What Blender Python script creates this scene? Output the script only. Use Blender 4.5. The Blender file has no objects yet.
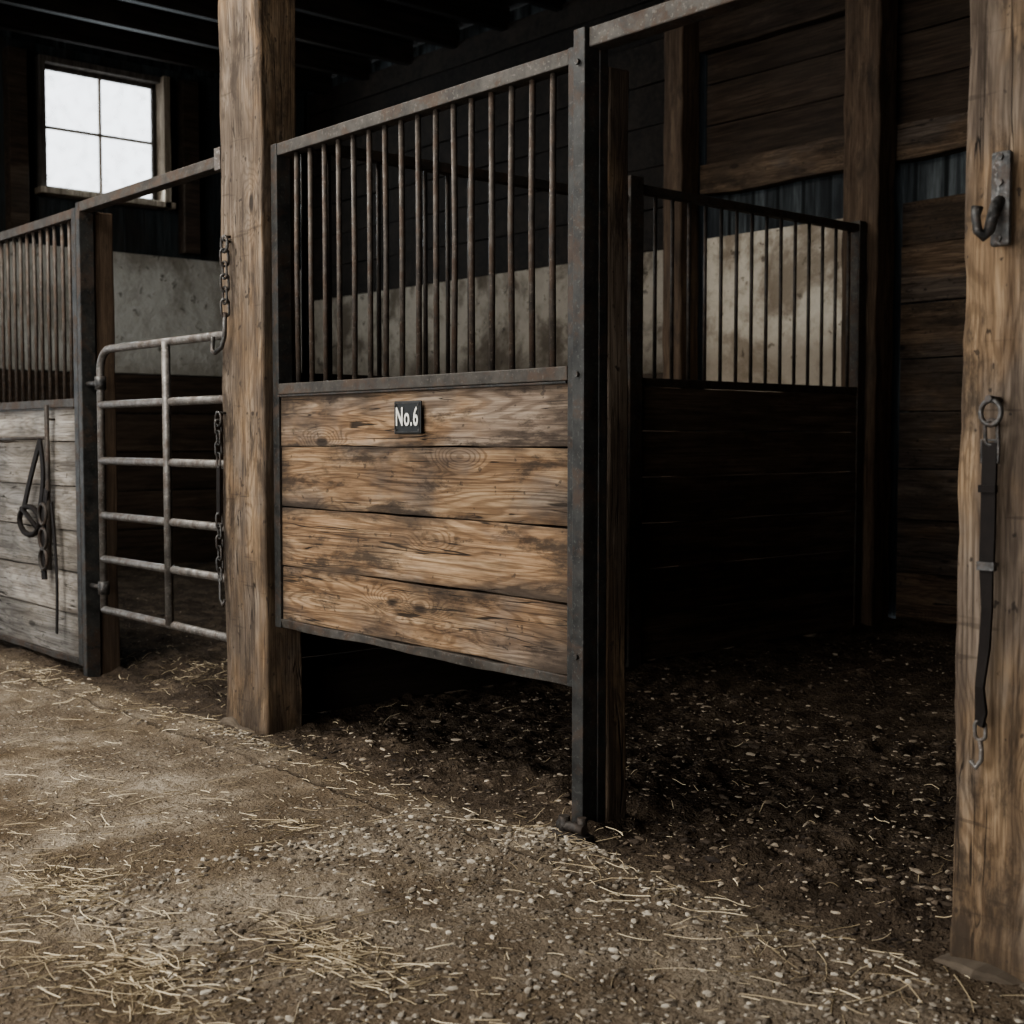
import bpy, bmesh, math, random
from mathutils import Vector, Matrix, noise
random.seed(7)
C = bpy.context.scene.collection
D = bpy.data

# ------------------------------------------------------------------ node helpers
class NT:
    def __init__(s, name):
        s.m = D.materials.new(name); s.m.use_nodes = True
        s.t = s.m.node_tree; s.n = s.t.nodes; s.l = s.t.links
        s.b = s.n['Principled BSDF']; s.b.inputs['Specular IOR Level'].default_value = .3
    def new(s, t, **k):
        n = s.n.new(t)
        for a, v in k.items(): setattr(n, a, v)
        return n
    def set(s, sock, v):
        if isinstance(v, bpy.types.NodeSocket): s.l.new(v, sock)
        elif isinstance(v, (tuple, list)) and len(v) == 3 and sock.type == 'RGBA': sock.default_value = (*v, 1)
        else: sock.default_value = v
    def math(s, op, a, b=0., c=None, clamp=False):
        n = s.new('ShaderNodeMath', operation=op); n.use_clamp = clamp
        s.set(n.inputs[0], a); s.set(n.inputs[1], b)
        if c is not None: s.set(n.inputs[2], c)
        return n.outputs[0]
    def vmath(s, op, a, b):
        n = s.new('ShaderNodeVectorMath', operation=op)
        s.set(n.inputs[0], a); s.set(n.inputs[1], b); return n.outputs[0]
    def noise(s, vec, scale, detail=4, rough=.55, dist=0.):
        n = s.new('ShaderNodeTexNoise'); s.l.new(vec, n.inputs['Vector'])
        n.inputs['Scale'].default_value = scale; n.inputs['Detail'].default_value = detail
        n.inputs['Roughness'].default_value = rough; n.inputs['Distortion'].default_value = dist
        return n.outputs[0]
    def voro(s, vec, scale, feature='F1', out='Distance'):
        n = s.new('ShaderNodeTexVoronoi', feature=feature); s.l.new(vec, n.inputs['Vector'])
        n.inputs['Scale'].default_value = scale; return n.outputs[out]
    def step(s, v, a, b):
        n = s.new('ShaderNodeMapRange', interpolation_type='SMOOTHSTEP'); s.l.new(v, n.inputs[0])
        n.inputs[1].default_value = a; n.inputs[2].default_value = b
        return n.outputs[0]
    def mix(s, f, a, b, mode='MIX'):
        n = s.new('ShaderNodeMix', data_type='RGBA', blend_type=mode)
        s.set(n.inputs[0], f); s.set(n.inputs[6], a); s.set(n.inputs[7], b); return n.outputs[2]
    def ramp(s, v, stops):
        n = s.new('ShaderNodeValToRGB'); s.l.new(v, n.inputs[0]); e = n.color_ramp.elements
        while len(e) < len(stops): e.new(.5)
        for i, (p, c) in enumerate(stops): e[i].position = p; e[i].color = (*c, 1)
        return n.outputs[0]
    def map(s, vec, scale):
        return s.vmath('MULTIPLY', vec, scale)
    def bump(s, h, strength, dist=.01):
        n = s.new('ShaderNodeBump'); s.l.new(h, n.inputs['Height'])
        n.inputs['Strength'].default_value = strength; n.inputs['Distance'].default_value = dist
        s.l.new(n.outputs[0], s.b.inputs['Normal'])
    def objco(s):
        tc = s.new('ShaderNodeTexCoord'); oi = s.new('ShaderNodeObjectInfo')
        r = s.new('ShaderNodeCombineXYZ')
        for i, k in enumerate((17., 29., 41.)):
            s.l.new(s.math('MULTIPLY', oi.outputs['Random'], k), r.inputs[i])
        s.gen = tc.outputs['Generated']
        return s.vmath('ADD', tc.outputs['Object'], r.outputs[0]), oi.outputs['Random']
    def pos(s):
        return s.new('ShaderNodeNewGeometry').outputs['Position']
    def island(s):
        return s.new('ShaderNodeNewGeometry').outputs['Random Per Island']

def wood(name, dark, mid, light, axis=0, stain=.6, stain_col=(.02, .015, .011), stain_lo=.5, stain_hi=.6, rough=.85, knots=1., rings=.5, simple=False, bump=.45, edge=None, speck=.8):
    m = NT(name); co, rnd = m.objco()
    def sc(a, c):
        v = [c, c, c]; v[axis] = a; return tuple(v)
    n1 = m.noise(m.map(co, sc(1.1, 15)), 1.6, 5, .68, .2)
    base = m.ramp(n1, [(.30, dark), (.48, mid), (.68, light)])
    n2 = m.noise(m.map(co, sc(1.8, 130)), 1.2, 3, .7)
    base = m.mix(.75, base, m.ramp(n2, [(.36, (.50, .47, .44)), (.56, (1.1, 1.1, 1.1))]), 'MULTIPLY')
    h = m.math('ADD', m.math('MULTIPLY', n2, .6), m.math('MULTIPLY', n1, .35))
    if not simple:
        kv = m.voro(m.map(co, sc(1.9, 4.6)), 1.)
        kn = m.step(kv, .34, .0)
        n3 = m.noise(m.map(co, sc(.5, 5)), 1.3, 2, .5, .15)
        rr = m.math('SINE', m.math('MULTIPLY', m.math('ADD', n3, m.math('MULTIPLY', kn, .3 * knots)), 150.))
        rl = m.step(rr, -.1, .95)
        base = m.mix(m.math('MULTIPLY', rl, rings * .7), base, m.mix(1., base, (.42, .37, .32), 'MULTIPLY'))
        kc = m.step(kv, .10, .05)
        base = m.mix(m.math('MULTIPLY', kc, .9 * knots), base, (.016, .011, .008))
        n4 = m.noise(m.map(co, sc(.7, 26)), 1., 2, .5, .3)
        cr = m.step(m.math('ABSOLUTE', m.math('SUBTRACT', n4, .55)), .012, .003)
        crm = m.math('MULTIPLY', cr, m.step(m.noise(co, 3.1, 2), .46, .52))
        base = m.mix(m.math('MULTIPLY', crm, .9), base, (.010, .007, .005))
        h = m.math('SUBTRACT', h, m.math('MULTIPLY', crm, 1.2))
        h = m.math('SUBTRACT', h, m.math('MULTIPLY', m.math('ADD', rl, kc), .12))
        s2 = m.noise(m.map(co, sc(26, 34)), 1., 2, .6)
        base = m.mix(m.math('MULTIPLY', m.step(s2, .66, .71), speck), base, stain_col)
        # broad grey weathering film
        s4 = m.noise(m.map(co, sc(1.2, 2.6)), 1.2, 5, .65)
        grey = m.new('ShaderNodeHueSaturation'); m.l.new(base, grey.inputs['Color'])
        grey.inputs['Saturation'].default_value = .55; grey.inputs['Value'].default_value = .66
        base = m.mix(m.math('MULTIPLY', m.step(s4, .42, .58), .75), base, grey.outputs[0])
        # diagonal rub marks / scratches
        rm = m.new('ShaderNodeMapping'); m.l.new(co, rm.inputs[0]); rm.inputs['Rotation'].default_value = (.5, .9, .5); rm.inputs['Scale'].default_value = (4, 45, 45)
        s5 = m.noise(rm.outputs[0], 1., 2, .5)
        base = m.mix(m.math('MULTIPLY', m.step(s5, .66, .72), .45), base, stain_col)
    s0 = m.noise(m.map(co, sc(1.0, 2.6)), 1.6, 5, .66, .2)
    base = m.mix(m.math('MULTIPLY', m.step(s0, stain_lo - .06, stain_hi + .06), stain * .72), base, tuple(c * 1.7 for c in stain_col))
    s1 = m.noise(m.map(co, sc(2.2, 7.)), 1.3, 6, .76, .25)
    base = m.mix(m.math('MULTIPLY', m.step(s1, stain_lo + .015, stain_hi + .05), stain * .85), base, stain_col)
    if edge is not None:   # dirt collected along board edges
        sg = m.new('ShaderNodeSeparateXYZ'); m.l.new(m.gen, sg.inputs[0])
        d = m.math('ABSOLUTE', m.math('SUBTRACT', sg.outputs[edge], .5))
        d = m.math('ADD', d, m.math('MULTIPLY', m.math('SUBTRACT', s0, .5), .5))
        base = m.mix(m.math('MULTIPLY', m.step(d, .36, .52), .7), base, tuple(c * 1.5 for c in stain_col))
        d2 = m.math('ABSOLUTE', m.math('SUBTRACT', sg.outputs[axis], .5))
        d2 = m.math('ADD', d2, m.math('MULTIPLY', m.math('SUBTRACT', s1, .5), .25))
        base = m.mix(m.math('MULTIPLY', m.step(d2, .42, .52), .65), base, tuple(c * 1.5 for c in stain_col))
    tint = m.math('ADD', m.math('MULTIPLY', rnd, .4), .8)
    cmb = m.new('ShaderNodeCombineColor')
    for i in range(3): m.l.new(tint, cmb.inputs[i])
    base = m.mix(1., base, cmb.outputs[0], 'MULTIPLY')
    m.l.new(base, m.b.inputs['Base Color'])
    m.b.inputs['Roughness'].default_value = rough
    m.b.inputs['Specular IOR Level'].default_value = .2
    m.bump(h, bump, .006)
    return m.m

def metal(name, c1, c2, rust=(.068, .041, .026), amt=.5, met=.5, rough=.55, scale=14):
    m = NT(name); co, rnd = m.objco()
    n = m.noise(co, scale, 5, .65)
    b = m.ramp(n, [(.35, c1), (.65, c2)])
    r = m.noise(co, scale * .7, 6, .75, .4)
    rm = m.math('MULTIPLY', m.step(r, .46, .60), amt)
    b = m.mix(rm, b, rust)
    n5 = m.noise(co, 90, 2, .6)
    b = m.mix(m.math('MULTIPLY', m.step(n5, .6, .68), .5), b, tuple(min(1, c * 1.9) for c in c2))
    m.l.new(b, m.b.inputs['Base Color'])
    m.l.new(m.math('SUBTRACT', met, m.math('MULTIPLY', rm, met)), m.b.inputs['Metallic'])
    m.l.new(m.math('ADD', rough, m.math('MULTIPLY', rm, .3)), m.b.inputs['Roughness'])
    m.bump(m.math('ADD', n, r), .5, .003)
    return m.m

def plain(name, col, rough=.7, met=0., bump=0., spec=.3):
    m = NT(name); co, _ = m.objco()
    n = m.noise(co, 25, 5)
    b = m.mix(n, tuple(c * .5 for c in col), tuple(min(1, c * 1.4) for c in col))
    m.l.new(b, m.b.inputs['Base Color']); m.b.inputs['Roughness'].default_value = rough
    m.b.inputs['Metallic'].default_value = met; m.b.inputs['Specular IOR Level'].default_value = spec
    if bump: m.bump(n, bump, .003)
    return m.m

def plaster(name, col, dirt, amt=.7):
    m = NT(name); p = m.pos()
    n = m.noise(p, 1.6, 6, .7, .3); n2 = m.noise(p, 9, 5, .7); v = m.noise(m.map(p, (3, 3, 1.6)), 1., 5, .7)
    b = m.mix(n2, tuple(c * .7 for c in col), tuple(c * 1.2 for c in col))
    b = m.mix(m.math('MULTIPLY', m.step(n, .46, .62), amt), b, dirt)
    b = m.mix(m.math('MULTIPLY', m.step(v, .52, .66), amt * .7), b, dirt)
    b = m.mix(m.math('MULTIPLY', m.step(n2, .60, .66), .75), b, tuple(c * .4 for c in dirt))
    sx = m.new('ShaderNodeSeparateXYZ'); m.l.new(p, sx.inputs[0])
    zz = m.math('ADD', sx.outputs[2], m.math('MULTIPLY', m.math('SUBTRACT', n, .5), .9))
    b = m.mix(m.math('MULTIPLY', m.step(zz, 1.85, 1.55), .6), b, dirt)
    m.l.new(b, m.b.inputs['Base Color']); m.b.inputs['Roughness'].default_value = .95
    m.bump(m.math('ADD', n, n2), .8, .03); return m.m

W_PANEL = wood('wood_panel', (.115, .070, .040), (.25, .160, .093), (.40, .285, .18), 0, .92, stain_col=(.028, .021, .016), stain_lo=.485, stain_hi=.60, rings=.85, edge=2, speck=.6)
W_GREY = wood('wood_grey', (.15, .133, .115), (.27, .243, .21), (.38, .35, .31), 0, .7, stain_col=(.06, .051, .042), stain_lo=.53, stain_hi=.65, knots=.6, edge=2)
W_POST = wood('wood_post', (.088, .056, .033), (.18, .122, .074), (.285, .205, .13), 2, .92, stain_col=(.033, .024, .017), stain_lo=.485, stain_hi=.60, rings=.6, edge=0)
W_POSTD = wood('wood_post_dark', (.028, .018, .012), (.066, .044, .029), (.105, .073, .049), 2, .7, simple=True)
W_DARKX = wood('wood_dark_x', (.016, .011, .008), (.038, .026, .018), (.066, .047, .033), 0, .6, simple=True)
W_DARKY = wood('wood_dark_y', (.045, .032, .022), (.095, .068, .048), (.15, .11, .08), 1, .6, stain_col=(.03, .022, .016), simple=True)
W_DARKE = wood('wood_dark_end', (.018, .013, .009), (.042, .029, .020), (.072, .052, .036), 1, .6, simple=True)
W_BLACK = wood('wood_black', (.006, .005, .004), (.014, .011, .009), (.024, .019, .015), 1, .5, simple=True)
W_BROWNX = wood('wood_brown_x', (.038, .025, .016), (.088, .060, .039), (.15, .105, .07), 0, .8)
P_WARM = plaster('old_plaster_warm', (.54, .485, .40), (.17, .13, .09), .8)
P_COOL = plaster('old_plaster_grey', (.42, .405, .365), (.15, .13, .10), .6)
P_DIM = plaster('old_plaster_dim', (.24, .21, .17), (.06, .046, .032), .9)
W_TEALZ = wood('wood_teal_z', (.010, .012, .013), (.023, .028, .030), (.044, .052, .055), 2, .6, simple=True)
M_FRAME = metal('steel_frame', (.019, .019, .018), (.046, .045, .042), amt=.5, met=.3, rough=.55)
M_RAIL = metal('steel_rail', (.030, .026, .022), (.068, .060, .051), amt=.6, met=.25, rough=.6)
M_BAR = metal('steel_bar', (.038, .031, .026), (.09, .075, .062), amt=.6, met=.25, rough=.55, scale=22)
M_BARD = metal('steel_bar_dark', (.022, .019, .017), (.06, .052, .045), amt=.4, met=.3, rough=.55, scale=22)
M_GALV = metal('galvanised', (.08, .073, .066), (.185, .172, .158), amt=.5, met=.4, rough=.48, scale=20)
M_IRON = metal('iron', (.032, .032, .031), (.10, .095, .09), amt=.45, met=.55, rough=.45, scale=40)
M_LEATHER = plain('leather_black', (.013, .010, .0085), .7, bump=.4, spec=.15)
M_CONC = plain('dirty_concrete', (.11, .088, .066), .95, bump=1.)

def corrug():
    m = NT('metal_siding'); p = m.pos()
    sx = m.new('ShaderNodeSeparateXYZ'); m.l.new(p, sx.inputs[0])
    w = m.math('SINE', m.math('MULTIPLY', m.math('ADD', sx.outputs[0], sx.outputs[1]), 32.))
    n = m.noise(m.map(p, (9, 9, .7)), 1.5, 5, .7)
    b = m.ramp(n, [(.40, (.010, .011, .012)), (.55, (.032, .037, .039)), (.68, (.085, .095, .098))])
    b = m.mix(m.step(w, -.8, -1.), b, (.004, .005, .005))
    m.l.new(b, m.b.inputs['Base Color']); m.b.inputs['Roughness'].default_value = .8
    m.bump(n, .4, .01); return m.m
M_CORR = corrug()

def ground_mat():
    m = NT('ground_earth'); p = m.pos()
    sx = m.new('ShaderNodeSeparateXYZ'); m.l.new(p, sx.inputs[0]); X, Y = sx.outputs[0], sx.outputs[1]
    n0 = m.noise(p, 1.3, 5, .65, .3); n1 = m.noise(p, 5., 7, .76); n2 = m.noise(p, 70, 3, .7); n3 = m.noise(p, 20, 4, .7)
    a = m.ramp(n1, [(.30, (.105, .080, .056)), (.44, (.215, .174, .128)), (.56, (.325, .275, .212)), (.72, (.45, .395, .315))])
    a = m.mix(m.step(n0, .42, .58), a, m.mix(1., a, (.56, .51, .45), 'MULTIPLY'))
    a = m.mix(m.math('MULTIPLY', m.step(n3, .52, .64), .65), a, (.085, .063, .043))
    vn = m.new('ShaderNodeTexVoronoi'); m.l.new(p, vn.inputs['Vector']); vn.inputs['Scale'].default_value = 52
    sps = m.new('ShaderNodeSeparateColor'); m.l.new(vn.outputs['Color'], sps.inputs[0]); spd = vn.outputs['Distance']
    gm = m.math('MULTIPLY', m.step(sps.outputs[0], .45, .6), m.step(spd, .46, .30))
    gn = m.step(m.math('ADD', m.noise(p, 2.0, 4, .65), m.math('MULTIPLY', m.step(X, -3.2, -1.8), .10)), .44, .56)
    gravel = m.math('MULTIPLY', gm, gn)
    a = m.mix(m.math('MULTIPLY', gn, .5), a, (.115, .088, .063))
    a = m.mix(m.math('MULTIPLY', gravel, .8), a, m.ramp(sps.outputs[1], [(0., (.11, .088, .066)), (.6, (.28, .238, .19)), (1., (.48, .43, .36))]))
    a = m.mix(m.math('MULTIPLY', m.step(n2, .53, .64), .5), a, (.075, .056, .039))
    jig = m.math('MULTIPLY', m.math('SUBTRACT', n1, .5), .09)
    yj = m.math('ADD', Y, jig); xj = m.math('ADD', X, jig)
    seam = m.math('MAXIMUM', m.step(m.math('ABSOLUTE', m.math('SUBTRACT', yj, 2.26)), .010, .003),
                  m.step(m.math('ABSOLUTE', m.math('ADD', xj, 4.85)), .008, .003))
    seam = m.math('MULTIPLY', seam, m.step(n0, .36, .5))
    a = m.mix(m.math('MULTIPLY', seam, .6), a, (.05, .037, .026))
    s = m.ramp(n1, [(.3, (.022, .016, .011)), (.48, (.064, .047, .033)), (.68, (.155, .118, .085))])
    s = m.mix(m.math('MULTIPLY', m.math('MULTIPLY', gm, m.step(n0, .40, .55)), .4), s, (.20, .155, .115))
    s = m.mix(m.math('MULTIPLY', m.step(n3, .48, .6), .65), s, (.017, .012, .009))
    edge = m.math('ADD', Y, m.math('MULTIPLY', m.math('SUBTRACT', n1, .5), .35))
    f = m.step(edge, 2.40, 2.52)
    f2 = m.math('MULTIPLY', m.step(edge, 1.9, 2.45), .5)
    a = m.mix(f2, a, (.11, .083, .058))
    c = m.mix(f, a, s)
    m.l.new(c, m.b.inputs['Base Color']); m.b.inputs['Roughness'].default_value = .95
    m.b.inputs['Specular IOR Level'].default_value = .12
    h = m.math('ADD', m.math('MULTIPLY', n1, 1.8), m.math('MULTIPLY', n2, .5))
    h = m.math('ADD', h, m.math('MULTIPLY', gravel, .6)); h = m.math('SUBTRACT', h, m.math('MULTIPLY', seam, .5))
    m.bump(h, 1., .024)
    return m.m
M_GROUND = ground_mat()

def island_mat(name, stops, rough=.8):
    m = NT(name); r = m.island()
    b = m.ramp(r, stops)
    m.l.new(b, m.b.inputs['Base Color']); m.b.inputs['Roughness'].default_value = rough; return m.m
M_STRAW = island_mat('straw_mat', [(0, (.14, .105, .06)), (.5, (.37, .295, .19)), (1, (.68, .58, .41))])
M_PEB = island_mat('pebble_mat', [(0, (.06, .047, .035)), (.5, (.20, .168, .13)), (1, (.46, .41, .335))], .9)
M_CHIP = island_mat('woodchip_mat', [(0, (.018, .013, .010)), (.5, (.07, .052, .038)), (.8, (.20, .155, .112)), (1, (.46, .39, .30))], .9)

# ------------------------------------------------------------------ geometry helpers
def empty(name, loc=(0, 0, 0)):
    o = D.objects.new(name, None); o.location = loc; o.empty_display_size = .1; C.objects.link(o); return o

def link(name, me, mat, parent=None, loc=(0, 0, 0), smooth=False):
    me.materials.append(mat) if mat else None
    o = D.objects.new(name, me); C.objects.link(o)
    if parent: o.parent = parent; o.location = Vector(loc) - parent.location
    else: o.location = loc
    if smooth:
        for p in me.polygons: p.use_smooth = True
    return o

def box(name, x0, x1, y0, y1, z0, z1, mat, parent=None, bevel=.004, wob=0., segl=None, freq=3.):
    c = Vector(((x0 + x1) / 2, (y0 + y1) / 2, (z0 + z1) / 2)); d = [abs(x1 - x0), abs(y1 - y0), abs(z1 - z0)]
    bm = bmesh.new(); bmesh.ops.create_cube(bm, size=1)
    bmesh.ops.scale(bm, vec=d, verts=bm.verts)
    if wob:
        ax = d.index(max(d)); n = segl or max(4, int(d[ax] / .08))
        for i in range(1, n):
            co = Vector((0, 0, 0)); co[ax] = -d[ax] / 2 + d[ax] * i / n
            no = Vector((0, 0, 0)); no[ax] = 1
            bmesh.ops.bisect_plane(bm, geom=bm.verts[:] + bm.edges[:] + bm.faces[:], plane_co=co, plane_no=no)
        for v in bm.verts:
            w = v.co + c
            for k in range(3):
                if k == ax: continue
                sg = 7.3 * (1 if v.co[(k + 1) % 3] > 0 else -1) if (k + 1) % 3 != ax else 0
                side = 3.1 if v.co[k] > 0 else -3.1
                q = Vector((w[ax] * freq, k * 11.3 + side, sg + c[k] * 5))
                v.co[k] += wob * (noise.noise(q) + .4 * noise.noise(q * 3.1) + .2 * noise.noise(q * 9.))
    me = D.meshes.new(name); bm.to_mesh(me); bm.free()
    o = link(name, me, mat, parent, c)
    if bevel:
        b = o.modifiers.new('bevel', 'BEVEL'); b.width = bevel; b.segments = 2; b.limit_method = 'ANGLE'; b.angle_limit = math.radians(50)
    return o

def tube_bm(bm, pts, r, n=10, closed=False, flat=None):
    pts = [Vector(p) for p in pts]; rings = []; N = len(pts)
    up = None
    for i, p in enumerate(pts):
        a = pts[(i - 1) % N] if (closed or i > 0) else p
        b = pts[(i + 1) % N] if (closed or i < N - 1) else p
        t = (b - a).normalized()
        if up is None:
            up = Vector((0, 1, 0)) if abs(t.y) < .9 else Vector((1, 0, 0))
        u = (up - t * up.dot(t)).normalized(); w = t.cross(u); up = u
        rr = r[i] if isinstance(r, (list, tuple)) else r
        ru, rw = (rr, rr) if flat is None else flat
        rings.append([bm.verts.new(p + u * ru * math.cos(2 * math.pi * k / n) + w * rw * math.sin(2 * math.pi * k / n)) for k in range(n)])
    M = N if closed else N - 1
    for i in range(M):
        A, B = rings[i], rings[(i + 1) % N]
        for k in range(n): bm.faces.new((A[k], A[(k + 1) % n], B[(k + 1) % n], B[k]))
    if not closed:
        bm.faces.new(rings[0][::-1]); bm.faces.new(rings[-1])

def tubes(name, lst, mat, parent=None):
    bm = bmesh.new(); off = parent.location if parent else Vector((0, 0, 0))
    for t in lst: tube_bm(bm, [Vector(q) - off for q in t[0]], t[1], *(t[2:] if len(t) > 2 else ()))
    bmesh.ops.recalc_face_normals(bm, faces=bm.faces[:])
    me = D.meshes.new(name); bm.to_mesh(me); bm.free()
    o = link(name, me, mat, parent, off)
    for p in me.polygons: p.use_smooth = len(p.vertices) == 4
    return o

def strap(name, pts, w, t, mat, parent, wdir=(1, 0, 0), wdir2=None):
    bm = bmesh.new(); off = parent.location; pts = [Vector(p) - off for p in pts]; rows = []
    for i, p in enumerate(pts):
        wd = Vector(wdir).normalized()
        if wdir2: wd = wd.lerp(Vector(wdir2).normalized(), i / (len(pts) - 1)).normalized()
        a = pts[max(0, i - 1)]; b = pts[min(len(pts) - 1, i + 1)]; tn = (b - a).normalized()
        wv = (wd - tn * wd.dot(tn)).normalized(); nn = tn.cross(wv)
        ww = w[i] if isinstance(w, (list, tuple)) else w
        rows.append([bm.verts.new(p + wv * sx * ww / 2 + nn * sy * t / 2) for sx, sy in ((-1, -1), (1, -1), (1, 1), (-1, 1))])
    for A, B in zip(rows, rows[1:]):
        for k in range(4): bm.faces.new((A[k], A[(k + 1) % 4], B[(k + 1) % 4], B[k]))
    bm.faces.new(rows[0][::-1]); bm.faces.new(rows[-1])
    bmesh.ops.recalc_face_normals(bm, faces=bm.faces[:])
    me = D.meshes.new(name); bm.to_mesh(me); bm.free()
    return link(name, me, mat, parent, off)

def link_pts(c, L, W, ang, n=14):
    c = Vector(c); out = []
    for i in range(n):
        a = 2 * math.pi * i / n
        u = math.cos(a) * W; z = math.sin(a) * W + (L / 2 - W) * (1 if math.sin(a) > 0 else -1)
        out.append(c + Vector((u * math.cos(ang), u * math.sin(ang), z)))
    return out
def ring_pts(c, rx, rz, n=16):
    return [(c[0] + rx * math.cos(2 * math.pi * i / n), c[1], c[2] + rz * math.sin(2 * math.pi * i / n)) for i in range(n)]

# ------------------------------------------------------------------ FLOOR
def sstep(a, b, x):
    t = max(0, min(1, (x - a) / (b - a))); return t * t * (3 - 2 * t)
def gh(x, y):
    e = y + .07 * noise.noise(Vector((x * 3, y * 3, 4)))
    z = .010 * noise.noise(Vector((x * 1.3, y * 1.3, 0))) + .008 * noise.noise(Vector((x * 6, y * 6, 1))) + .004 * noise.noise(Vector((x * 17, y * 17, 1)))
    z += .014 * sstep(2.22, 2.26, e) * (1 - sstep(2.40, 2.44, e))
    s = sstep(2.44, 2.66, e)
    n = noise.noise(Vector((x * 8, y * 8, 2))); n2 = noise.noise(Vector((x * 21, y * 21, 3)))
    z += s * (.006 + .026 * noise.noise(Vector((x * 2.2, y * 2.2, 9))) + .034 * abs(n) + .022 * n2)
    z += .05 * sstep(6.1, 6.75, y) * s
    d2 = (x + 2.62) ** 2 + ((y - 2.55) * 1.3) ** 2
    z += .030 * math.exp(-d2 / .02) * (1 + .5 * n2)
    return z
def axis(segs):
    out = []
    for a, b, st in segs:
        n = max(1, round((b - a) / st)); out += [a + (b - a) * i / n for i in range(n)]
    out.append(segs[-1][1]); return out
xs = axis([(-10.75, -7, .12), (-7, -4.6, .04), (-4.6, -.6, .018), (-.6, 2.98, .15)])
ys = axis([(-3.28, .6, .15), (.6, 4.4, .018), (4.4, 6.78, .04)])
vs = [(x, y, gh(x, y)) for y in ys for x in xs]
nx = len(xs)
fs = [(j * nx + i, j * nx + i + 1, (j + 1) * nx + i + 1, (j + 1) * nx + i) for j in range(len(ys) - 1) for i in range(nx - 1)]
me = D.meshes.new('floor'); me.from_pydata(vs, [], fs); link('floor', me, M_GROUND, smooth=True)

# ------------------------------------------------------------------ SCATTER
blocks = [(-4.60, -4.24, 2.47, 2.68), (-1.50, -1.0, 2.47, 2.73), (-2.67, -2.59, 2.50, 2.70), (-6.06, -5.94, 2.51, 2.71), (-4.53, -4.36, 2.6, 6.7)]
def blocked(x, y): return any(a < x < b and c < y < d for a, b, c, d in blocks)
def scatter_rocks(name, items, mat, flat=.6, elong=1.):
    base = bmesh.new(); bmesh.ops.create_icosphere(base, subdivisions=1, radius=1)
    bv = [v.co.copy() for v in base.verts]; bf = [[v.index for v in f.verts] for f in base.faces]; base.free()
    V = []; F = []
    for (x, y, s) in items:
        if blocked(x, y): continue
        o = len(V); R = Matrix.Rotation(random.uniform(0, 6.28), 3, 'Z') @ Matrix.Rotation(random.uniform(-.4, .4), 3, 'X')
        sx, sy, sz = s * random.uniform(.7, 1.3) * elong, s * random.uniform(.5, 1) / elong, s * random.uniform(.35, .75) * flat / .6
        z = gh(x, y)
        for v in bv:
            j = 1 + random.uniform(-.22, .22)
            w = R @ Vector((v.x * sx * j, v.y * sy * j, v.z * sz * j)); V.append((x + w.x, y + w.y, z + w.z + sz * .2))
        F += [[a + o for a in f] for f in bf]
    me = D.meshes.new(name); me.from_pydata(V, [], F); return link(name, me, mat)
it = []
for _ in range(16000):
    x = random.uniform(-6.5, -.8); y = random.uniform(.7, 2.40)
    dens = .22 + .9 * max(0, noise.noise(Vector((x * 1.4, y * 1.4, 5)))) + .6 * sstep(-2.9, -1.9, x) + .5 * sstep(2.0, 2.4, y)
    if random.random() < dens * .75: it.append((x, y, min(.013, random.lognormvariate(-5.8, .5))))
for _ in range(6500):
    x = random.uniform(-3.1, -.9); y = random.uniform(1.2, 2.40)
    if random.random() < .15 + 1.3 * max(0, noise.noise(Vector((x * 2.1, y * 2.1, 15))) + .12): it.append((x, y, random.uniform(.004, .0125)))
for _ in range(240): it.append((random.gauss(-2.62, .12), min(2.44, random.gauss(2.42, .05)), random.uniform(.004, .015)))
for _ in range(120): it.append((random.gauss(-4.35, .14), min(2.44, random.gauss(2.42, .04)), random.uniform(.004, .012)))
scatter_rocks('gravel', it, M_PEB, .5)
it = []
for _ in range(17000):
    x = random.uniform(-4.2, -1.55) if random.random() < .88 else random.uniform(-9, -4.7); y = random.uniform(2.46, 6.4)
    if random.random() < .6: y = random.uniform(2.46, 4.4)
    if random.random() < .15: x = random.uniform(-2.2, -.9); y = max(y, 2.8)
    it.append((x, y, min(.019, random.lognormvariate(-5.3, .5))))
scatter_rocks('wood_chips', it, M_CHIP, .4, 1.3)

def straws(name, spec, mat):
    V = []; F = []
    for (cx, cy, sx, sy, n, lmin, lmax, ang) in spec:
        for _ in range(n):
            x = random.gauss(cx, sx); y = random.gauss(cy, sy)
            if y > 6.4 or y < .3 or blocked(x, y): continue
            L = lmin + (lmax - lmin) * random.random() ** 2; a = random.gauss(ang[0], ang[1]); r = random.uniform(.0006, .0016)
            bend = random.uniform(-.8, .8); z0 = random.uniform(.0008, .012); o = len(V); S = 4
            px, py = x, y; tilt = random.uniform(-.06, .14)
            if blocked(x + math.cos(a) * L, y + math.sin(a) * L): continue
            for i in range(S + 1):
                aa = a + bend * (i / S - .5)
                if i: px += math.cos(aa) * L / S; py += math.sin(aa) * L / S
                z = gh(px, py) + z0 + tilt * L * (i / S) * .5
                z = max(z, gh(px, py) + r)
                nx_, ny_ = -math.sin(aa), math.cos(aa)
                for (u, w) in ((-1, 0), (1, 0), (0, 1.2)):
                    V.append((px + nx_ * u * r, py + ny_ * u * r, z + w * r))
            for i in range(S):
                b = o + i * 3
                for k in range(3): F.append((b + k, b + (k + 1) % 3, b + 3 + (k + 1) % 3, b + 3 + k))
    me = D.meshes.new(name); me.from_pydata(V, [], F); return link(name, me, mat)
A = (0, 3.0)
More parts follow.
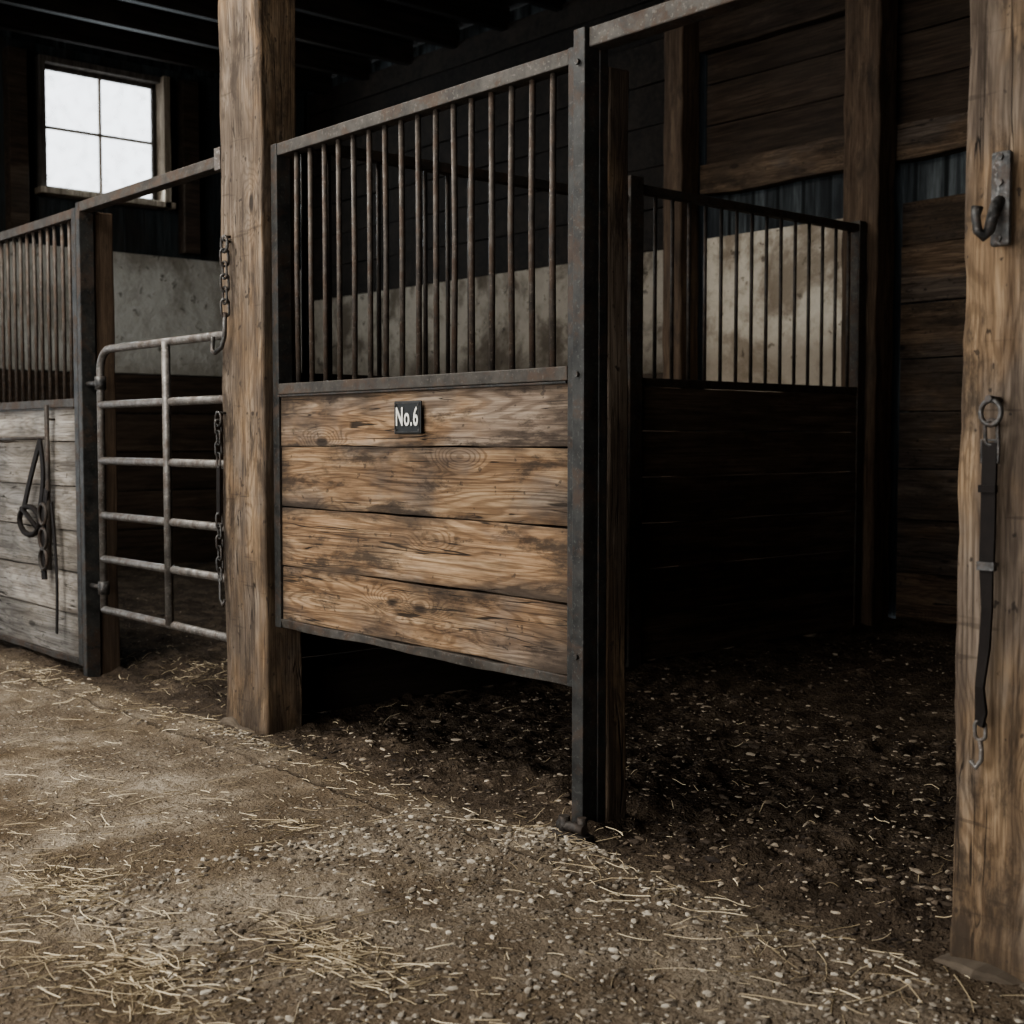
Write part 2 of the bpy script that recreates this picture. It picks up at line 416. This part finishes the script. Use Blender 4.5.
straws('scattered_straw', [
    (-3.14, 1.28, .13, .06, 260, .012, .10, A), (-2.36, 1.53, .13, .05, 330, .012, .12, A), (-2.49, 1.17, .16, .08, 360, .012, .13, A),
    (-2.9, 1.1, .25, .12, 160, .012, .12, A), (-3.5, 1.35, .3, .15, 110, .01, .09, A),
    (-3.24, 1.97, .08, .03, 60, .015, .08, A), (-4.03, 1.65, .3, .12, 60, .02, .12, A), (-5.7, 2.3, .6, .08, 200, .015, .13, A),
    (-5.2, 1.9, .7, .25, 70, .015, .11, A), (-2.0, 2.30, .4, .06, 100, .015, .13, A), (-1.7, 2.2, .25, .10, 50, .02, .16, A),
    (-4.45, 2.40, .25, .05, 80, .015, .08, A), (-3.1, 1.6, 1.1, .5, 2000, .006, .04, A), (-2.62, 2.40, .15, .04, 70, .015, .10, A),
    (-2.2, 3.0, .9, .5, 320, .010, .06, A), (-5.3, 2.95, .5, .2, 300, .02, .13, A), (-3.6, 2.35, .6, .06, 120, .010, .08, A),
    (-2.7, 1.7, .6, .35, 70, .05, .16, A)], M_STRAW)

# ------------------------------------------------------------------ STALL FRONT PANELS
PY = 2.56
def stall_panel(name, x0, x1, zb, zt, zmid, boards, wmat, barpitch, rs=.05):
    P = empty(name, ((x0 + x1) / 2, PY, zb))
    box('left_stile', x0, x0 + .042, PY - .03, PY + .03, zb, zt, M_FRAME, P, .003)
    box('right_stile', x1 - rs, x1, PY - .03, PY + .03, zb, zt, M_FRAME, P, .003)
    xa_, xb_ = x0 + .042, x1 - rs
    box('top_rail', xa_, xb_, PY - .028, PY + .028, zt - .045, zt - .001, M_RAIL, P, .003)
    box('mid_rail', xa_, xb_, PY - .032, PY + .028, zmid - .02, zmid + .02, M_RAIL, P, .003)
    box('mid_rail_lip', xa_, xb_, PY - .036, PY - .030, zmid - .028, zmid - .022, M_FRAME, P, .001)
    box('bottom_rail', xa_, xb_, PY - .028, PY + .028, zb, zb + .03, M_RAIL, P, .003, wob=.008)
    zz = [zb + .028] + boards + [zmid - .022]
    for i, (a, b) in enumerate(zip(zz, zz[1:])):
        box('board_%d' % (i + 1), xa_, xb_, PY - .014 - random.uniform(0, .008), PY + .018, a + .002, b - .002, wmat, P, .003, wob=.006, freq=2.5)
    n = int(round((xb_ - xa_) / barpitch)); bars = []
    for i in range(1, n):
        x = xa_ + (xb_ - xa_) * i / n + random.uniform(-.003, .003)
        bars.append(([(x, PY, zmid + .018), (x + random.uniform(-.003, .003), PY + random.uniform(-.003, .003), (zmid + zt) / 2), (x, PY, zt - .03)], .0095, 10))
    tubes('bars', bars, M_BAR, P)
    return P
P6 = stall_panel('stall_front_panel', -4.255, -2.652, .41, 2.17, 1.285, [.64, .855, 1.078], W_PANEL, .088, .03)
stall_panel('stall_front_panel', -8.2, -6.0, .035, 2.175, 1.275, [.27, .47, .67, .88, 1.09], W_GREY, .088)

J = empty('stall_door_jamb', (-2.63, 2.6, 0))
box('steel_channel', -2.651, -2.606, 2.52, 2.575, -.02, 2.21, M_FRAME, J, .003)
box('channel_flange', -2.612, -2.602, 2.575, 2.605, -.02, 2.20, M_FRAME, J, .002)
box('timber_backing', -2.655, -2.598, 2.607, 2.685, -.03, 2.12, W_POST, J, .006, wob=.006)
tubes('bolt_heads', [([(-2.63, 2.521, z), (-2.63, 2.511, z)], .008, 6) for z in (.5, 1.28, 2.12)], M_IRON, J)
J2 = empty('stall_door_jamb', (-6.0, 2.6, 0))
box('steel_channel', -5.998, -5.955, 2.53, 2.60, -.02, 2.195, M_FRAME, J2, .003)
box('timber_backing', -6.05, -5.965, 2.602, 2.70, -.03, 2.16, W_POSTD, J2, .006, wob=.006)

H = empty('header_track', (-2, 2.56, 2.2))
box('rail', -2.601, -1.475, 2.53, 2.59, 2.155, 2.208, M_RAIL, H, .004)
H = empty('header_track', (-5.2, 2.56, 2.2))
box('rail', -5.954, -4.60, 2.53, 2.59, 2.15, 2.195, M_RAIL, H, .004)
box('rail_bracket', -4.63, -4.585, 2.505, 2.528, 2.13, 2.215, M_GALV, H, .003)

# ------------------------------------------------------------------ POSTS
T1 = empty('timber_post', (-4.4, 2.58, 0))
box('post', -4.578, -4.268, 2.5, 2.655, -.03, 3.97, W_POST, T1, .007, wob=.010, segl=90, freq=2.0)
box('concrete_footing', -4.60, -4.24, 2.47, 2.68, -.06, .014, M_CONC, T1, .015, wob=.03, segl=14, freq=9)
T2 = empty('timber_post', (-1.28, 2.6, 0))
box('post', -1.466, -1.14, 2.5, 2.70, -.03, 3.97, W_POST, T2, .008, wob=.013, segl=90, freq=2.6)
box('concrete_footing', -1.50, -.95, 2.45, 2.75, -.06, .02, M_CONC, T2, .015, wob=.03, segl=14, freq=9)

# ------------------------------------------------------------------ TUBE GATE
G = empty('tube_gate', (-5.25, 2.56, .3))
zr = [.32, .555, .755, 1.005, 1.26]; r = .0175; xa, xb, zt_ = -5.82, -4.61, 1.51
arc = [(xa + .10 - .10 * math.cos(t), PY, zt_ - .10 + .10 * math.sin(t)) for t in [math.pi / 2 * i / 6 for i in range(7)]]
fr = [(xa, PY, .32)] + arc + [(xb, PY, zt_)]
L = [(fr, r, 12), ([(xb, PY, .32), (xb, PY, zt_)], r, 12), ([(-5.14, PY - .012, .32), (-5.14, PY - .012, zt_)], .02, 4)]
for z in zr: L.append(([(xa, PY, z), (xb, PY, z)], r, 12))
tubes('gate_frame', L, M_GALV, G)
tubes('gate_hinges', [([(-5.955, PY, z), (xa, PY, z)], .012, 8) for z in (.42, 1.36)] + [([(xa, PY, z - .03), (xa, PY, z + .03)], .026, 10) for z in (.42, 1.36)], M_IRON, G)

# ------------------------------------------------------------------ PARTITION
PX = -4.45
Q = empty('stall_partition', (PX, 4.6, 0))
def psec(tag, y0, y1, zmid, zt, wm):
    box(tag + '_top_rail', PX - .025, PX + .025, y0, y1, zt - .04, zt, M_RAIL, Q, .003)
    box(tag + '_mid_rail', PX - .025, PX + .025, y0, y1, zmid - .02, zmid + .02, M_RAIL, Q, .003)
    z = .02; i = 0
    while z < zmid - .05:
        b = min(z + .225, zmid - .021)
        if zmid - .021 - b < .06: b = zmid - .021
        i += 1; box(tag + '_board_%d' % i, PX - .02, PX + .02 + random.uniform(0, .006), y0, y1, z + .003, b - .003, wm, Q, .004, wob=.004); z = b
    n = int((y1 - y0) / .115); tl = []
    for k in range(1, n):
        y = y0 + (y1 - y0) * k / n; tl.append(([(PX, y, zmid + .015), (PX, y, zt - .02)], .0095, 8))
    tubes(tag + '_bars', tl, M_BARD, Q)
psec('near', 2.67, 4.57, 1.34, 2.26, W_BLACK)  # near boards black: shadow under the front panel painted into their colour
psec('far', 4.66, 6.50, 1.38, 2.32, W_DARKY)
box('centre_post', PX - .035, PX + .04, 4.57, 4.66, -.02, 2.35, M_RAIL, Q, .004)
box('end_stile', PX - .03, PX + .03, 6.44, 6.5, -.02, 2.34, M_RAIL, Q, .004)

# ------------------------------------------------------------------ SHELL
WB = empty('wall_back', (-4, 6.8, 0))
box('siding', -10.8, 3.1, 6.80, 6.86, -.1, 4.4, M_CORR, WB, 0)
def boards(par, tag, x0, x1, z0, z1, h, mat, y=6.80, t=.03):
    z = z0; i = 0
    while z < z1 - .03:
        b = min(z + h * random.uniform(.92, 1.08), z1); i += 1
        if z1 - b < .05: b = z1
        box('%s_%d' % (tag, i), x0, x1, y - t - random.uniform(0, .01), y, z + .003, b - .003, mat, par, .004, wob=.005, segl=24); z = b
boards(WB, 'stall_board', -4.36, -.2, 0, 2.47, .31, W_BROWNX)
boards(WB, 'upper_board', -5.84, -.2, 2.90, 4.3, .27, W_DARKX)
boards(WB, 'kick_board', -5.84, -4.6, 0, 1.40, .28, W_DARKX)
box('plaster_right', -5.84, -4.6, 6.765, 6.80, 1.40, 2.43, P_WARM, WB, .004)
boards(WB, 'kick_board_l', -10.7, -6.0, 0, 1.56, .3, W_DARKX)
box('plaster_left', -10.7, -6.0, 6.765, 6.80, 1.56, 2.40, P_DIM, WB, .004)
boards(WB, 'upper_board_l', -10.7, -6.0, 2.40, 4.3, .3, W_BLACK)
box('girt_low', -5.84, -.2, 6.70, 6.80, 2.70, 2.90, W_BROWNX, WB, .008, wob=.012, segl=60)
box('girt_high', -5.84, -.2, 6.68, 6.79, 3.62, 3.82, W_DARKX, WB, .008, wob=.012, segl=60)
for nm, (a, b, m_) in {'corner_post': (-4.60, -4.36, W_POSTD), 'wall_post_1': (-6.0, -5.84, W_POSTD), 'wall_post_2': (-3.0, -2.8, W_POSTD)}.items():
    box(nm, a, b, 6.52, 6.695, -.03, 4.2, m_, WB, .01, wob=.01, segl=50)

WL = empty('wall_left', (-10.75, 2, 0))
wy0, wy1, wz0, wz1 = 4.27, 5.27, 3.14, 4.15
def vplanks(y0, y1, z0, z1, tag):
    n = max(1, round((y1 - y0) / .18))
    for i in range(n):
        a = y0 + (y1 - y0) * i / n; b = y0 + (y1 - y0) * (i + 1) / n
        box('%s_%d' % (tag, i), -10.78, -10.74 + random.uniform(0, .012), a + .003, b - .003, z0, z1, W_TEALZ, WL, .003)
box('lower_sheet', -10.86, -10.79, 1.5, 6.8, -.1, wz0, M_CORR, WL, 0)
box('sheet_a', -10.86, -10.79, 1.5, wy0, wz0, 4.4, M_CORR, WL, 0)
box('sheet_b', -10.86, -10.79, wy1, 6.8, wz0, 4.4, M_CORR, WL, 0)
box('sheet_c', -10.86, -10.79, wy0, wy1, wz1, 4.4, M_CORR, WL, 0)
box('sheet_d', -10.86, -10.79, -3.3, -1.5, -.1, 4.4, M_CORR, WL, 0)
box('sheet_e', -10.86, -10.79, -1.5, 1.5, 3.2, 4.4, M_CORR, WL, 0)
vplanks(2.6, wy0 - .05, 2.69, 4.3, 'plank_a'); vplanks(wy1 + .05, 6.75, 2.69, 4.3, 'plank_b')
vplanks(wy0 - .05, wy1 + .05, 2.69, wz0 - .06, 'plank_c'); vplanks(wy0 - .05, wy1 + .05, wz1 + .06, 4.3, 'plank_d')
box('plaster_band', -10.79, -10.73, 2.6, 6.75, 1.67, 2.69, P_COOL, WL, .004)
z = 0
for i in range(5):
    box('kick_board_%d' % i, -10.79, -10.72, 2.6, 6.75, z + .003, z + .327, W_DARKE, WL, .004, wob=.004); z += .333
box('wall_stud', -10.73, -10.6, 5.45, 5.6, 2.72, 4.2, W_DARKE, WL, .006)
box('wall_stud_2', -10.73, -10.6, 3.95, 4.10, 2.72, 4.2, W_DARKE, WL, .006)

WN = empty('window_1', (-10.75, (wy0 + wy1) / 2, wz0))
M_WF = wood('window_wood', (.09, .07, .05), (.2, .165, .125), (.33, .28, .22), 2, .4, simple=True)
M_WF2 = wood('window_wood_dark', (.03, .026, .022), (.06, .052, .045), (.1, .09, .08), 2, .4, simple=True)
box('jamb_left', -10.82, -10.66, wy0 - .05, wy0, wz0 - .05, wz1 + .05, M_WF2, WN, .004)
box('jamb_right', -10.82, -10.60, wy1, wy1 + .06, wz0 - .05, wz1 + .05, M_WF, WN, .004)
box('head', -10.82, -10.66, wy0, wy1, wz1, wz1 + .05, M_WF2, WN, .004)
box('sill', -10.82, -10.60, wy0 - .08, wy1 + .1, wz0 - .05, wz0, M_WF, WN, .004)
box('sash_l', -10.79, -10.75, wy0, wy0 + .035, wz0, wz1, M_WF2, WN, .003)
box('sash_r', -10.79, -10.75, wy1 - .035, wy1, wz0, wz1, M_WF2, WN, .003)
box('sash_t', -10.79, -10.75, wy0, wy1, wz1 - .035, wz1, M_WF2, WN, .003)
box('sash_b', -10.79, -10.75, wy0, wy1, wz0, wz0 + .035, M_WF2, WN, .003)
box('muntin_v', -10.785, -10.755, 4.77 - .009, 4.77 + .009, wz0, wz1, M_WF, WN, .002)
box('muntin_h', -10.785, -10.755, wy0, wy1, 3.65 - .010, 3.65 + .010, M_WF, WN, .002)
gm = NT('dirty_glass'); gm.n.remove(gm.b)
tr = gm.new('ShaderNodeBsdfTransparent'); df = gm.new('ShaderNodeBsdfTranslucent')
mx = gm.new('ShaderNodeMixShader')
gm.l.new(gm.math('MULTIPLY', gm.step(gm.noise(gm.pos(), 9, 5), .4, .8), .5), mx.inputs[0])
gm.l.new(tr.outputs[0], mx.inputs[1]); gm.l.new(df.outputs[0], mx.inputs[2])
gm.l.new(mx.outputs[0], gm.n['Material Output'].inputs[0])
box('glass', -10.772, -10.768, wy0 + .02, wy1 - .02, wz0 + .02, wz1 - .02, gm.m, WN, 0)

WF = empty('wall_front', (-3, -3.3, 0))
box('sheet_a', -10.86, -6.5, -3.37, -3.3, -.1, 4.4, W_DARKX, WF, 0); box('sheet_b', 1.2, 3.1, -3.37, -3.3, -.1, 4.4, W_DARKX, WF, 0)
box('sheet_c', -6.5, 1.2, -3.37, -3.3, 3.3, 4.4, W_DARKX, WF, 0)
WR = empty('wall_right', (3.05, 1.7, 0)); box('sheet', 3.0, 3.08, -3.3, 6.85, -.1, 4.4, W_DARKY, WR, 0)
CE = empty('ceiling', (-4, 1.7, 4.3))
box('deck', -10.9, 3.1, -3.4, 6.9, 4.42, 4.46, W_BLACK, CE, 0)
x = -10.4; i = 0
while x < 2.8:
    i += 1; box('joist_%d' % i, x, x + .07, -3.35, 6.79, 4.25, 4.42, W_BLACK, CE, .004); x += .62
BM = empty('ceiling_beam', (-4, 2.58, 4.1))
box('front_beam', -10.7, 2.9, 2.48, 2.70, 3.98, 4.24, W_DARKX, BM, .01, wob=.012, segl=60)

# ------------------------------------------------------------------ SIGN
S = empty('stall_number_sign', (-3.42, 2.53, 1.172))
M_SIGN = plain('sign_black', (.016, .017, .017), .45, bump=.1); M_WHITE = plain('sign_white', (.68, .66, .60), .6)
sx0, sx1, sz0, sz1 = -3.492, -3.348, 1.119, 1.225
box('plate', sx0, sx1, 2.524, 2.532, sz0, sz1, M_SIGN, S, .006)
b_ = .006
box('border_t', sx0 + b_, sx1 - b_, 2.5228, 2.5245, sz1 - b_ - .002, sz1 - b_, M_IRON, S, 0); box('border_b', sx0 + b_, sx1 - b_, 2.5228, 2.5245, sz0 + b_, sz0 + b_ + .002, M_IRON, S, 0)
box('border_l', sx0 + b_, sx0 + b_ + .002, 2.5228, 2.5245, sz0 + b_, sz1 - b_, M_IRON, S, 0); box('border_r', sx1 - b_ - .002, sx1 - b_, 2.5228, 2.5245, sz0 + b_, sz1 - b_, M_IRON, S, 0)
cu = D.curves.new('number_text', 'FONT'); cu.body = 'No.6'; cu.size = .088; cu.extrude = .0008; cu.offset = .0012; cu.space_character = 1.12; cu.align_x = 'CENTER'; cu.align_y = 'CENTER'
cu.materials.append(M_WHITE); t = D.objects.new('number_text', cu); C.objects.link(t); t.parent = S
t.location = (0.0, -.0075, .0); t.rotation_euler = (math.pi / 2, 0, 0); t.scale = (.62, .95, 1)
tubes('sign_screws', [([(x, 2.525, z), (x, 2.521, z)], .0032, 8) for x in (sx0 + .011, sx1 - .011) for z in (sz0 + .013, sz1 - .013)], M_IRON, S)

# ------------------------------------------------------------------ HARDWARE post 1
fy = 2.474; kx = -4.50
K = empty('chain_latch', (kx, fy, 1.6)); L = []
L.append((ring_pts((kx, fy, 1.835), .024, .03), .006, 8, True))
z = 1.785
for i in range(5):
    L.append((link_pts((kx, fy, z), .064, .015, 0 if i % 2 else 1.2), .0052, 6, True)); z -= .047
L.append(([(kx, fy, z + .03), (kx, fy - .004, z - .06), (kx - .012, fy - .01, z - .10), (kx - .045, fy - .02, z - .12), (kx - .085, fy - .01, z - .11), (kx - .10, fy, z - .08), (kx - .095, fy, z - .055)], .009, 8))
tubes('chain', L, M_IRON, K)
tubes('staple', [([(kx, 2.50, 1.865), (kx, fy - .005, 1.862), (kx, fy - .005, 1.85), (kx, 2.50, 1.846)], .005, 8)], M_IRON, K)

cx, cy = -4.563, 2.474; z = 1.15
K2 = empty('lead_chain', (cx, cy, .9)); L = []
L.append((ring_pts((cx, cy, 1.18), .022, .027), .0048, 8, True))
for i in range(4): L.append((link_pts((cx, cy, z), .055, .012, 0 if i % 2 else 1.3), .0045, 6, True)); z -= .042
tubes('upper_links', L, M_IRON, K2)
strap('leather', [(cx, cy, z + .02), (cx + .004, cy - .004, z - .08), (cx - .004, cy, z - .17)], .026, .006, M_LEATHER, K2)
L = []; z -= .19
for i in range(6): L.append((link_pts((cx, cy, z), .055, .012, 0 if i % 2 else 1.3), .0045, 6, True)); z -= .042
L.append(([(cx, cy, z + .03), (cx, cy, z - .05), (cx + .02, cy, z - .075), (cx + .035, cy, z - .05)], .006, 8))
tubes('lower_links', L, M_IRON, K2)
tubes('nail', [([(cx + .012, 2.51, 1.202), (cx, 2.464, 1.205)], .005, 8)], M_IRON, K2)

# ------------------------------------------------------------------ HARDWARE right post
X0 = -1.372; Yf = 2.474
HK = empty('tack_hook', (X0, Yf, 1.58))
box('plate', X0 - .021, X0 + .021, Yf - .003, Yf + .012, 1.485, 1.672, M_IRON, HK, .006)
tubes('hook', [([(X0, Yf, 1.575), (X0 - .001, Yf - .016, 1.562), (X0 - .004, Yf - .024, 1.535), (X0 - .006, Yf - .030, 1.514), (X0 - .013, Yf - .040, 1.502), (X0 - .020, Yf - .048, 1.512), (X0 - .024, Yf - .050, 1.54), (X0 - .022, Yf - .048, 1.56)], [.012, .012, .012, .0115, .011, .010, .009, .012], 10)], M_IRON, HK)
tubes('screws', [([(X0, Yf - .002, z), (X0, Yf - .008, z)], .007, 8) for z in (1.50, 1.61, 1.66)], M_IRON, HK)

X1 = -1.380; ys_ = 2.468
ST = empty('leather_tie_strap', (X1, ys_, .8))
tubes('ring', [(ring_pts((X1 + .002, ys_ - .004, 1.155), .022, .025), .0055, 8, True),
               ([(X1, 2.50, 1.18), (X1, ys_ - .012, 1.183)], .007, 8),
               (link_pts((X1 + .002, ys_, 1.115), .05, .013, 0.3), .0045, 6, True),
               ([(X1 - .018, ys_, 1.10), (X1 + .018, ys_, 1.10), (X1 + .018, ys_, 1.055), (X1 - .018, ys_, 1.055)], .0038, 6, True)], M_IRON, ST)
strap('band', [(X1, ys_, 1.095), (X1 + .001, ys_ - .004, 1.0), (X1, ys_ - .002, .92), (X1 - .001, ys_ - .003, .84)], .031, .007, M_LEATHER, ST)
strap('band_lower', [(X1 - .001, ys_ - .004, .85), (X1 + .003, ys_ - .005, .76), (X1 - .002, ys_ - .003, .68), (X1 - .008, ys_ - .008, .60), (X1 - .006, ys_ - .004, .55), (X1 - .010, ys_ - .003, .52)], [.029, .024, .026, .022, .032, .026], .006, M_LEATHER, ST, (1, 0, 0), (1, -.5, 0))
strap('keeper', [(X1, ys_ - .006, .855), (X1, ys_ - .006, .838)], .038, .012, M_IRON, ST)
strap('keeper_upper', [(X1, ys_ - .006, 1.01), (X1, ys_ - .006, .995)], .037, .012, M_LEATHER, ST)
tubes('snap', [(link_pts((X1 - .010, ys_, .51), .04, .012, 0), .004, 6, True),
               ([(X1 - .010, ys_, .49), (X1 - .004, ys_ - .004, .47), (X1 - .004, ys_ - .004, .45), (X1 - .016, ys_ - .004, .432), (X1 - .028, ys_ - .004, .445)], .005, 8)], M_GALV, ST)

# ------------------------------------------------------------------ bridle on left panel
yb = 2.508
BR = empty('bridle', (-6.4, yb, .9))
tubes('rack_bar', [([(-7.3, yb, 1.10), (-6.32, yb, 1.11)], .009, 8), ([(-6.31, yb - .006, 1.27), (-6.31, yb - .006, .47)], .012, 8), ([(-7.0, 2.54, 1.10), (-7.0, yb, 1.10)], .006, 6), ([(-6.31, 2.54, 1.2), (-6.31, yb, 1.2)], .006, 6)], M_BARD, BR)
def sag(p, q, s, n=10):
    p, q = Vector(p), Vector(q); return [p.lerp(q, i / n) + Vector((s * math.sin(math.pi * i / n), 0, 0)) for i in range(n + 1)]
strap('cheek_strap_1', sag((-6.38, yb - .012, 1.10), (-6.62, yb - .012, .74), -.01), .036, .010, M_LEATHER, BR)
strap('cheek_strap_2', sag((-6.38, yb - .014, 1.10), (-6.42, yb - .014, .72), .05), .036, .010, M_LEATHER, BR)
tubes('noseband', [(ring_pts((-6.53, yb - .016, .70), .13, .07, 20), .014, 8, True), ([(-6.62, yb - .02, .76), (-6.40, yb - .02, .66)], .012, 8)], M_LEATHER, BR)
tubes('bit_rings', [(ring_pts((-6.35, yb - .02, zc), .045, .05), .009, 8, True) for zc in (.74, .62, .52)], M_BARD, BR)
strap('rein_1', sag((-6.31, yb - .012, .86), (-6.36, yb - .012, .42), -.03), .05, .010, M_LEATHER, BR)
strap('rein_2', sag((-6.26, yb - .012, .80), (-6.22, yb - .012, .17), .03), .022, .006, M_LEATHER, BR)

# ------------------------------------------------------------------ floor bolt
bx_, by_ = -2.575, 2.45
FB = empty('floor_bolt', (bx_, by_, 0)); z0 = gh(bx_, by_)
box('base_plate', bx_ - .06, bx_ + .06, by_ - .03, by_ + .03, z0 - .02, z0 + .010, M_BARD, FB, .004)
tubes('bolt', [([(bx_ - .05, by_, z0 + .024), (bx_ + .05, by_, z0 + .026)], .014, 10), ([(bx_ - .03, by_, z0), (bx_ - .03, by_, z0 + .05)], .016, 8), ([(bx_ + .03, by_ + .01, z0), (bx_ + .03, by_ + .01, z0 + .055)], .013, 8)], M_BARD, FB)

# ------------------------------------------------------------------ LIGHT
w = D.worlds.new('world'); bpy.context.scene.world = w; w.use_nodes = True
bg = w.node_tree.nodes['Background']; bg.inputs[0].default_value = (.90, .95, 1, 1); bg.inputs[1].default_value = 2.8
def area(name, loc, tgt, sx, sy, power, col):
    l = D.lights.new(name, 'AREA'); l.shape = 'RECTANGLE'; l.size = sx; l.size_y = sy; l.energy = power; l.color = col
    o = D.objects.new(name, l); C.objects.link(o); o.location = loc
    o.rotation_euler = (Vector(tgt) - Vector(loc)).to_track_quat('-Z', 'Y').to_euler(); return o
area('added_front_fill', (-2.0, -3.1, 1.9), (-3.6, 3, 1.0), 5., 2.6, 170, (1, .965, .90))  # added fill lamp in an assumed, unseen doorway behind the camera
area('added_overhead_fill', (-5.2, .3, 4.2), (-4.2, 1.8, 0), 4.5, 1.2, 340, (1, .97, .91))  # added overhead lamp for steep light; the ceiling has no skylight
area('window_daylight', (-10.5, 4.77, 3.6), (-6, 4.9, 1.6), .9, .9, 50, (.8, .92, 1))
try: bpy.context.scene.view_settings.look = 'AgX - Medium High Contrast'
except Exception as e: print(e)

# ------------------------------------------------------------------ CAMERA
cam = D.cameras.new('camera'); co_ = D.objects.new('camera', cam); C.objects.link(co_)
co_.location = (0, 0, 1.1); p = math.radians(3.11)
fw = Vector((-.7553 * math.cos(p), .6554 * math.cos(p), -math.sin(p)))
co_.rotation_euler = fw.to_track_quat('-Z', 'Y').to_euler()
cam.sensor_width = 36; cam.lens = 46.55; cam.clip_end = 100
cam.dof.use_dof = True; cam.dof.focus_distance = 4.0; cam.dof.aperture_fstop = 4.5
bpy.context.scene.camera = co_
